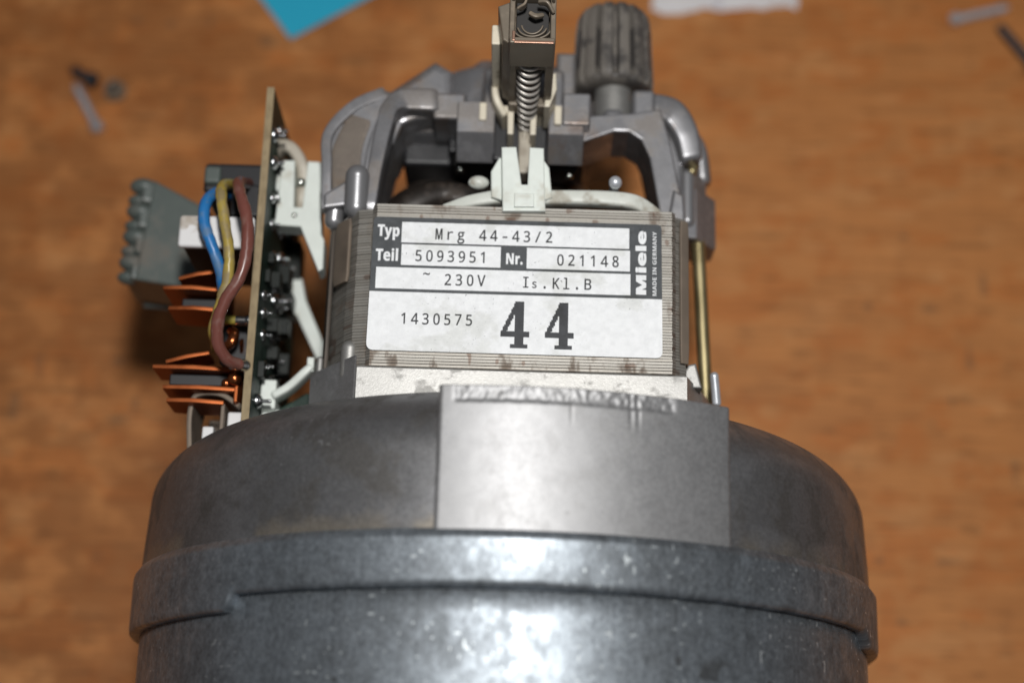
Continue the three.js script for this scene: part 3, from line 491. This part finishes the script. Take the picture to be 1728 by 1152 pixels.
{
  const cap = group(motor, 'capacitor');
  add(cap, 'case', [bx(-57.4, -45.0, 8, 28.8, -59.2, -54.4, 0.4)], M.blackMatt);
  add(cap, 'lid', [bx(-57.9, -44.95, 28.7, 30.2, -59.7, -53.9, 0.6)], M.capWhite);
  add(motor, 'plug_housing', [bx(-55.6, -45.0, 10, 24.5, -72, -66.4, 0.8), bx(-50, -45.0, 8, 27, -67, -61, 0.5)], M.black);
  add(motor, 'plug_cap', [bx(-55.4, -52.4, 20, 25.6, -71, -67.6, 0.7)], M.greyPlastic);
  const tb = group(motor, 'terminal_block');
  const turn = (g) => g.translate(64, 0, 63).rotateY(-0.04).translate(-64.3, 0, -63.0);
  add(tb, 'case', [turn(prismY([[-68.8, -75.4], [-57.6, -70.2], [-57.2, -54.2], [-69.8, -55.4]], -7, 7, 0.6))], M.greyPlastic);
  [-73.4, -68.3, -63.2, -58.0].forEach((z, i) => add(tb, 'terminal', [turn(prismZ([[-72.6 - i * 0.1, -8], [-68.6, -8], [-68.4, 6.2], [-70.4, 6.6], [-72.0 - i * 0.1, 4.4]], z - 2.3, z + 2.5, 0.9)), turn(ball(-71.0, 4.8, z - 1.2, 2.3, 1.15, 0.9, 0.72)), turn(ball(-71.5, 4.0, z + 1.5, 2.0, 1.15, 0.95, 0.66))], M.greyPlastic));
  add(tb, 'flange', [turn(bx(-71.5, -57, -9.8, -8.4, -74, -55.0, 0.4))], M.greyPlastic);
}
// copper heat sinks
const fin_ = (x0, z0, x1, z1, top, h, t = 0.85) => sweep([[x0, top - h / 2, z0, t, h], [x1, top - h / 2, z1, t, h]], [0, 1, 0], 12, 2, 32);
add(motor, 'heat_sink', [fin_(-60.2, -47.3, -50.2, -47.2, 28.2, 11), fin_(-57.6, -48.9, -51.0, -50.4, 28.4, 9, 0.8), fin_(-59.0, -43.7, -50.2, -43.6, 28.0, 10), bx(-50.4, -49.6, 17, 27, -50.6, -43.2, 0.3)], M.copper);
add(motor, 'heat_sink', [fin_(-60.6, -33.1, -46.4, -32.9, 28.4, 9), fin_(-58.4, -33.9, -51.3, -35.7, 28.6, 7, 0.75), fin_(-58.7, -29.7, -46.6, -29.6, 28.0, 9), fin_(-58.0, -27.6, -48.4, -27.4, 27.4, 9), bx(-46.8, -46.0, 18, 27, -34, -27.4, 0.3)], M.copper);
add(motor, 'transistor', [bx(-57.4, -50.2, 15, 24.5, -46.4, -44.6, 0.3), bx(-58, -48, 16, 26, -32.4, -30.4, 0.3)], M.black);
add(motor, 'coil_loop', [sweep([[-48.6, 24, -41.0, 1.5, 1.5], [-47.6, 26, -39.6, 1.8, 1.6], [-47.9, 26.4, -38.2, 1.8, 1.6], [-49.2, 25.4, -37.3, 1.5, 1.5]], [0, 1, 0], 2), sweep([[-46.8, 22, -37.8, 0.8, 1.4], [-46.6, 24, -39.2, 0.8, 1.4]], [0, 0, 1], 2), ball(-46.7, 27.4, -31.4, 1.25), ball(-48.2, 26.4, -30.8, 0.9)], M.copperBright);
add(motor, 'choke_core', [bx(-50.6, -45.2, 10, 22.4, -42.6, -35.2, 0.6)], M.black);
add(motor, 'relay_frame', [sweep([[-53.6, 20, -17.5, 1.0, 10], [-54.2, 20, -26.6, 1.0, 10], [-53.2, 20.4, -28.9, 1.0, 10], [-49.4, 20.8, -29.2, 1.0, 10], [-45.8, 20.6, -27.2, 1.0, 10]], [0, 1, 0], 8), bx(-48.9, -48.2, 12, 26, -27.4, -20, 0.2), bx(-53.4, -46, 8, 12, -28, -16, 0.3)], M.brownSteel);
add(motor, 'relay_bobbin', [bx(-47.9, -45.0, 12, 24.6, -26.4, -17.4, 0.4), bx(-52.1, -50.2, 12, 24, -23.9, -18.5, 0.3)], M.capWhite);
// wires
add(motor, 'blue_wire', wire([[-50.4, 22, -66.5], [-52.0, 31, -63.5], [-52.9, 34.4, -59.8], [-52.6, 34.8, -56.4], [-50.6, 34.2, -51.4], [-49.3, 32.6, -47.6], [-49.2, 28.6, -44.6]], 1.0, 0.25), M.wireBlue);
add(motor, 'yellow_wire', wire([[-49.4, 24, -68], [-50.4, 33, -64], [-49.9, 36, -60.6], [-48.9, 36.4, -56], [-47.8, 36.2, -51], [-47.7, 35.6, -46.6], [-48.8, 34.6, -42.2], [-49.9, 32.4, -38.4], [-50.0, 28.5, -36.6]], 0.95, 0.3), M.wireYellow);
add(motor, 'brown_wire', wire([[-47.4, 26, -67.5], [-47.2, 36, -63.2], [-46.0, 39, -59.6], [-44.6, 40, -55.4], [-44.2, 40, -50.2], [-45.0, 39.6, -45.4], [-47.2, 38.6, -41.6], [-48.5, 37.2, -37.8], [-48.2, 35.4, -34.4], [-46.9, 33.4, -32.9], [-45.6, 31.4, -32.8]], 1.02, 0.3), M.wireBrown);
add(motor, 'ferrule', [cyl([-47.4, 27, -41.9], [-45.0, 27, -41.9], 0.78), ball(-45.1, 27, -41.9, 1.0), cyl([-46.6, 32.0, -32.75], [-44.9, 30.2, -32.9], 1.0), ball(-44.8, 29.9, -33, 1.15)], M.solder);
add(motor, 'wire_stub', [...capsule([-49.8, 27, -42], [-47.2, 27, -41.9], 0.75)], M.yellow);

// white board clips between board and motor
add(motor, 'board_clip', [
  prismY([[-42.3, -73.8], [-40.0, -73.9], [-39.6, -64.9], [-38.1, -64.9], [-37.7, -73.8], [-34.4, -73.7], [-34.0, -70.7], [-35.0, -67.5], [-34.4, -59.9], [-33.8, -58.8], [-33.7, -53.4], [-34.5, -52.9], [-38.2, -61.2], [-42.8, -61.4]], 17.5, 22.2, 0.3),
  prismY([[-44.6, -69.3], [-43.4, -72.5], [-42.4, -72.5], [-42.4, -69]], 15, 19.5, 0.2),
], M.white);
add(motor, 'clip_arm', [sweep([[-44.4, 18.5, -76.4, 2.4, 4], [-43.0, 19.4, -77.3, 2.4, 4], [-41.2, 19.4, -77.0, 2.4, 4], [-38.9, 19, -73.6, 2.4, 4], [-38.8, 18.5, -69, 1.9, 3.5], [-38.9, 18, -64.6, 1.2, 3]])], M.beige);
add(motor, 'clip_pin', [ball(-38.9, 20.6, -70.2, 0.95), cyl([-38.9, 19, -67], [-38.85, 19.4, -62.9], 0.35), ball(-39.4, 21.9, -63.3, 0.62)], M.chrome);
add(motor, 'board_clip', [prismY([[-43, -58.9], [-40.2, -58.9], [-39.2, -54.6], [-35.2, -46], [-35.2, -43.2], [-36.4, -43.0], [-40.8, -51.6], [-43, -51.6]], -4, 1, 0.3)], M.white);
add(motor, 'board_clip', [bx(-43.3, -40.6, 13, 20.5, -33.4, -28.2, 0.3), sweep([[-41, 19.5, -30.4, 1.6, 4], [-38.4, 19.8, -32, 1.6, 4], [-35.6, 20.5, -34.6, 1.6, 4], [-34.6, 20.5, -35.6, 1.4, 4]]), bx(-35.4, -34.2, 18, 22, -37.2, -34.6, 0.2), bx(-43.2, -40, 13, 18.4, -28.6, -24, 0.3)], M.white);
add(motor, 'clip_foot', [prismY([[-43, -28], [-36, -32.5], [-34, -32.5], [-34, -24], [-43, -22]], 6, 15.5, 0.3)], M.boardFace);

// ---------------------------------------------------------------- loose things on the table (world metres, y = 0 is the table)
const thing = (name, label, category, x, z, turn = 0, grp) => { const g = new THREE.Group(); g.name = name; g.position.set(x / 1000, 0, z / 1000); g.rotation.y = turn; g.userData = { label, category }; if (grp) g.userData.group = grp; scene.add(g); return g; };
const raw = (parent, name, geos, mat) => { const l = [].concat(geos).map((q) => boxUV(plain(q))), g = (l.length > 1 ? mergeGeometries(l) : l[0]).scale(0.001, 0.001, 0.001); const m = new THREE.Mesh(g, mat); m.name = name; m.castShadow = m.receiveShadow = true; parent.add(m); return m; };
function screw(label, x, z, turn, len, mat, r = 1.0, grp = 'loose screws on the table') {
  const t = thing('machine_screw', label, 'screw', x, z, turn, grp), y = r + 0.02;
  raw(t, 'shank', [cyl([0, y, 0], [len, y, 0], r), cyl([len, y, 0], [len + 1.0, y, 0], r, r * 0.5), ...Array.from({ length: Math.floor(len / 0.85) - 1 }, (_, i) => new THREE.TorusGeometry(r, 0.2, 6, 20).rotateY(Math.PI / 2).rotateX(0.05).translate(1.6 + i * 0.85, y, 0))], mat);
  raw(t, 'head', [cyl([-1.5, y + 0.55, 0], [0.05, y + 0.35, 0], r * 1.55, r * 1.75), ball(-1.4, y + 0.55, 0, r * 1.5, 0.45, 1, 1)], mat);
  return t;
}
screw('bright slim screw lying with its head towards the motor, lower of the left pair', -100.9, -118.6, Math.PI - 1.04, 11.5, M.screwSteel, 1.0);
screw('short dark screw beside the washer, farthest up at the left', -103.6, -130.6, Math.PI - 0.5, 4.6, M.screwDark, 1.15);
screw('pale screw lying almost level in the upper right corner', 107.2, -153.9, 0.28, 12.5, M.zinc, 0.95);
screw('dark grey screw lying slanted at the right edge below the pale one', 125.2, -141.5, Math.PI - 0.95, 12.5, M.screwDark, 1.15);
{
  const t = thing('flanged_nut', 'dull grey round flanged nut beside the two screws on the left', 'nut', -97.6, -128.2, 0.3);
  raw(t, 'flange', [cyl([0, 0.02, 0], [0, 1.0, 0], 2.7, 2.5, 36)], M.dustMetal);
  raw(t, 'nut_body', [new THREE.CylinderGeometry(1.75, 1.85, 2.2, 6).translate(0, 2.05, 0), new THREE.TorusGeometry(1.05, 0.3, 8, 24).rotateX(Math.PI / 2).translate(0, 3.15, 0)], M.dustMetal);
  raw(t, 'bore', [cyl([0, 2.9, 0], [0, 3.2, 0], 0.95, 0.95, 20)], M.screwDark);
}
{
  const t = thing('blue_card', 'flat bright turquoise card with one corner pointing at the motor', 'card', -56.2, -143.6, 0);
  const s = new THREE.Shape([[0, 0], [-12.5, 16.5], [-32, 42], [27, 58], [31, 20]].map(([x, z]) => new THREE.Vector2(x, z)));
  raw(t, 'sheet', new THREE.ExtrudeGeometry(s, { depth: 0.35, bevelEnabled: false }).rotateX(-Math.PI / 2).translate(0, 0.02, 0), std({ color: lin(0.015, 0.44, 0.66), roughness: 0.55 }));
}
{
  const t = thing('white_cloth', 'crumpled white cloth just showing at the upper edge of the table', 'cloth', 50, -168.5, 0);
  const g = new THREE.PlaneGeometry(36, 27, 90, 60).rotateX(-Math.PI / 2), p = g.attributes.position;
  for (let i = 0; i < p.count; i++) {
    const x = p.getX(i), z = p.getZ(i), e = Math.min(18 - Math.abs(x), 13.5 - Math.abs(z)), wav = (fbm(x * 0.14 + 3, 2, 3) - 0.5) * 6;
    p.setXYZ(i, x + (fbm(z * 0.1, 7, 2) - 0.5) * 3, 0.3 + Math.min(1, Math.max(0, e) / 5) * (0.8 + 6.5 * Math.pow(fbm(x * 0.10, z * 0.10 + 5, 4), 2)), z * (1 + 0) + wav * step(3, 13, z));
  }
  g.computeVertexNormals();
  raw(t, 'fabric', g, std({ ...(() => { const s = surface(256, 256, (u, v) => { const w = 0.5 + 0.25 * Math.sin(u * 500) + 0.25 * Math.sin(v * 500), k = step(0.62, 0.75, fbm(u * 9, v * 9 + 4, 4)); return { c: mix3([0.80, 0.78, 0.79], [0.42, 0.38, 0.46], k * 0.5), r: 0.9, b: w }; }); return s; })(), roughness: 1, bumpScale: 0.0000300, side: THREE.DoubleSide }));
}
// the flash unit, out of the frame above the lens
{
  const t = thing('camera_flash', 'small lit camera flash unit above the motor, mirrored in the metal', 'flash', 0, 0);
  t.position.set(...FLASH.at); t.lookAt(...FLASH.to);
  const w = FLASH.w * 500, d = FLASH.d * 500;
  raw(t, 'flash_housing', bx(-w - 5, w + 5, -d - 5, d + 5, -24, -2.6, 2.5), std({ color: lin(0.02, 0.02, 0.022), roughness: 0.5 }));
  raw(t, 'flash_window', bx(-w, w, -d, d, -2.7, -0.6, 0.4), std({ color: lin(0.7, 0.7, 0.7), emissive: lin(1, 0.985, 0.96), emissiveIntensity: 1.5, roughness: 0.6 }));
}
renderer.render(scene, camera);
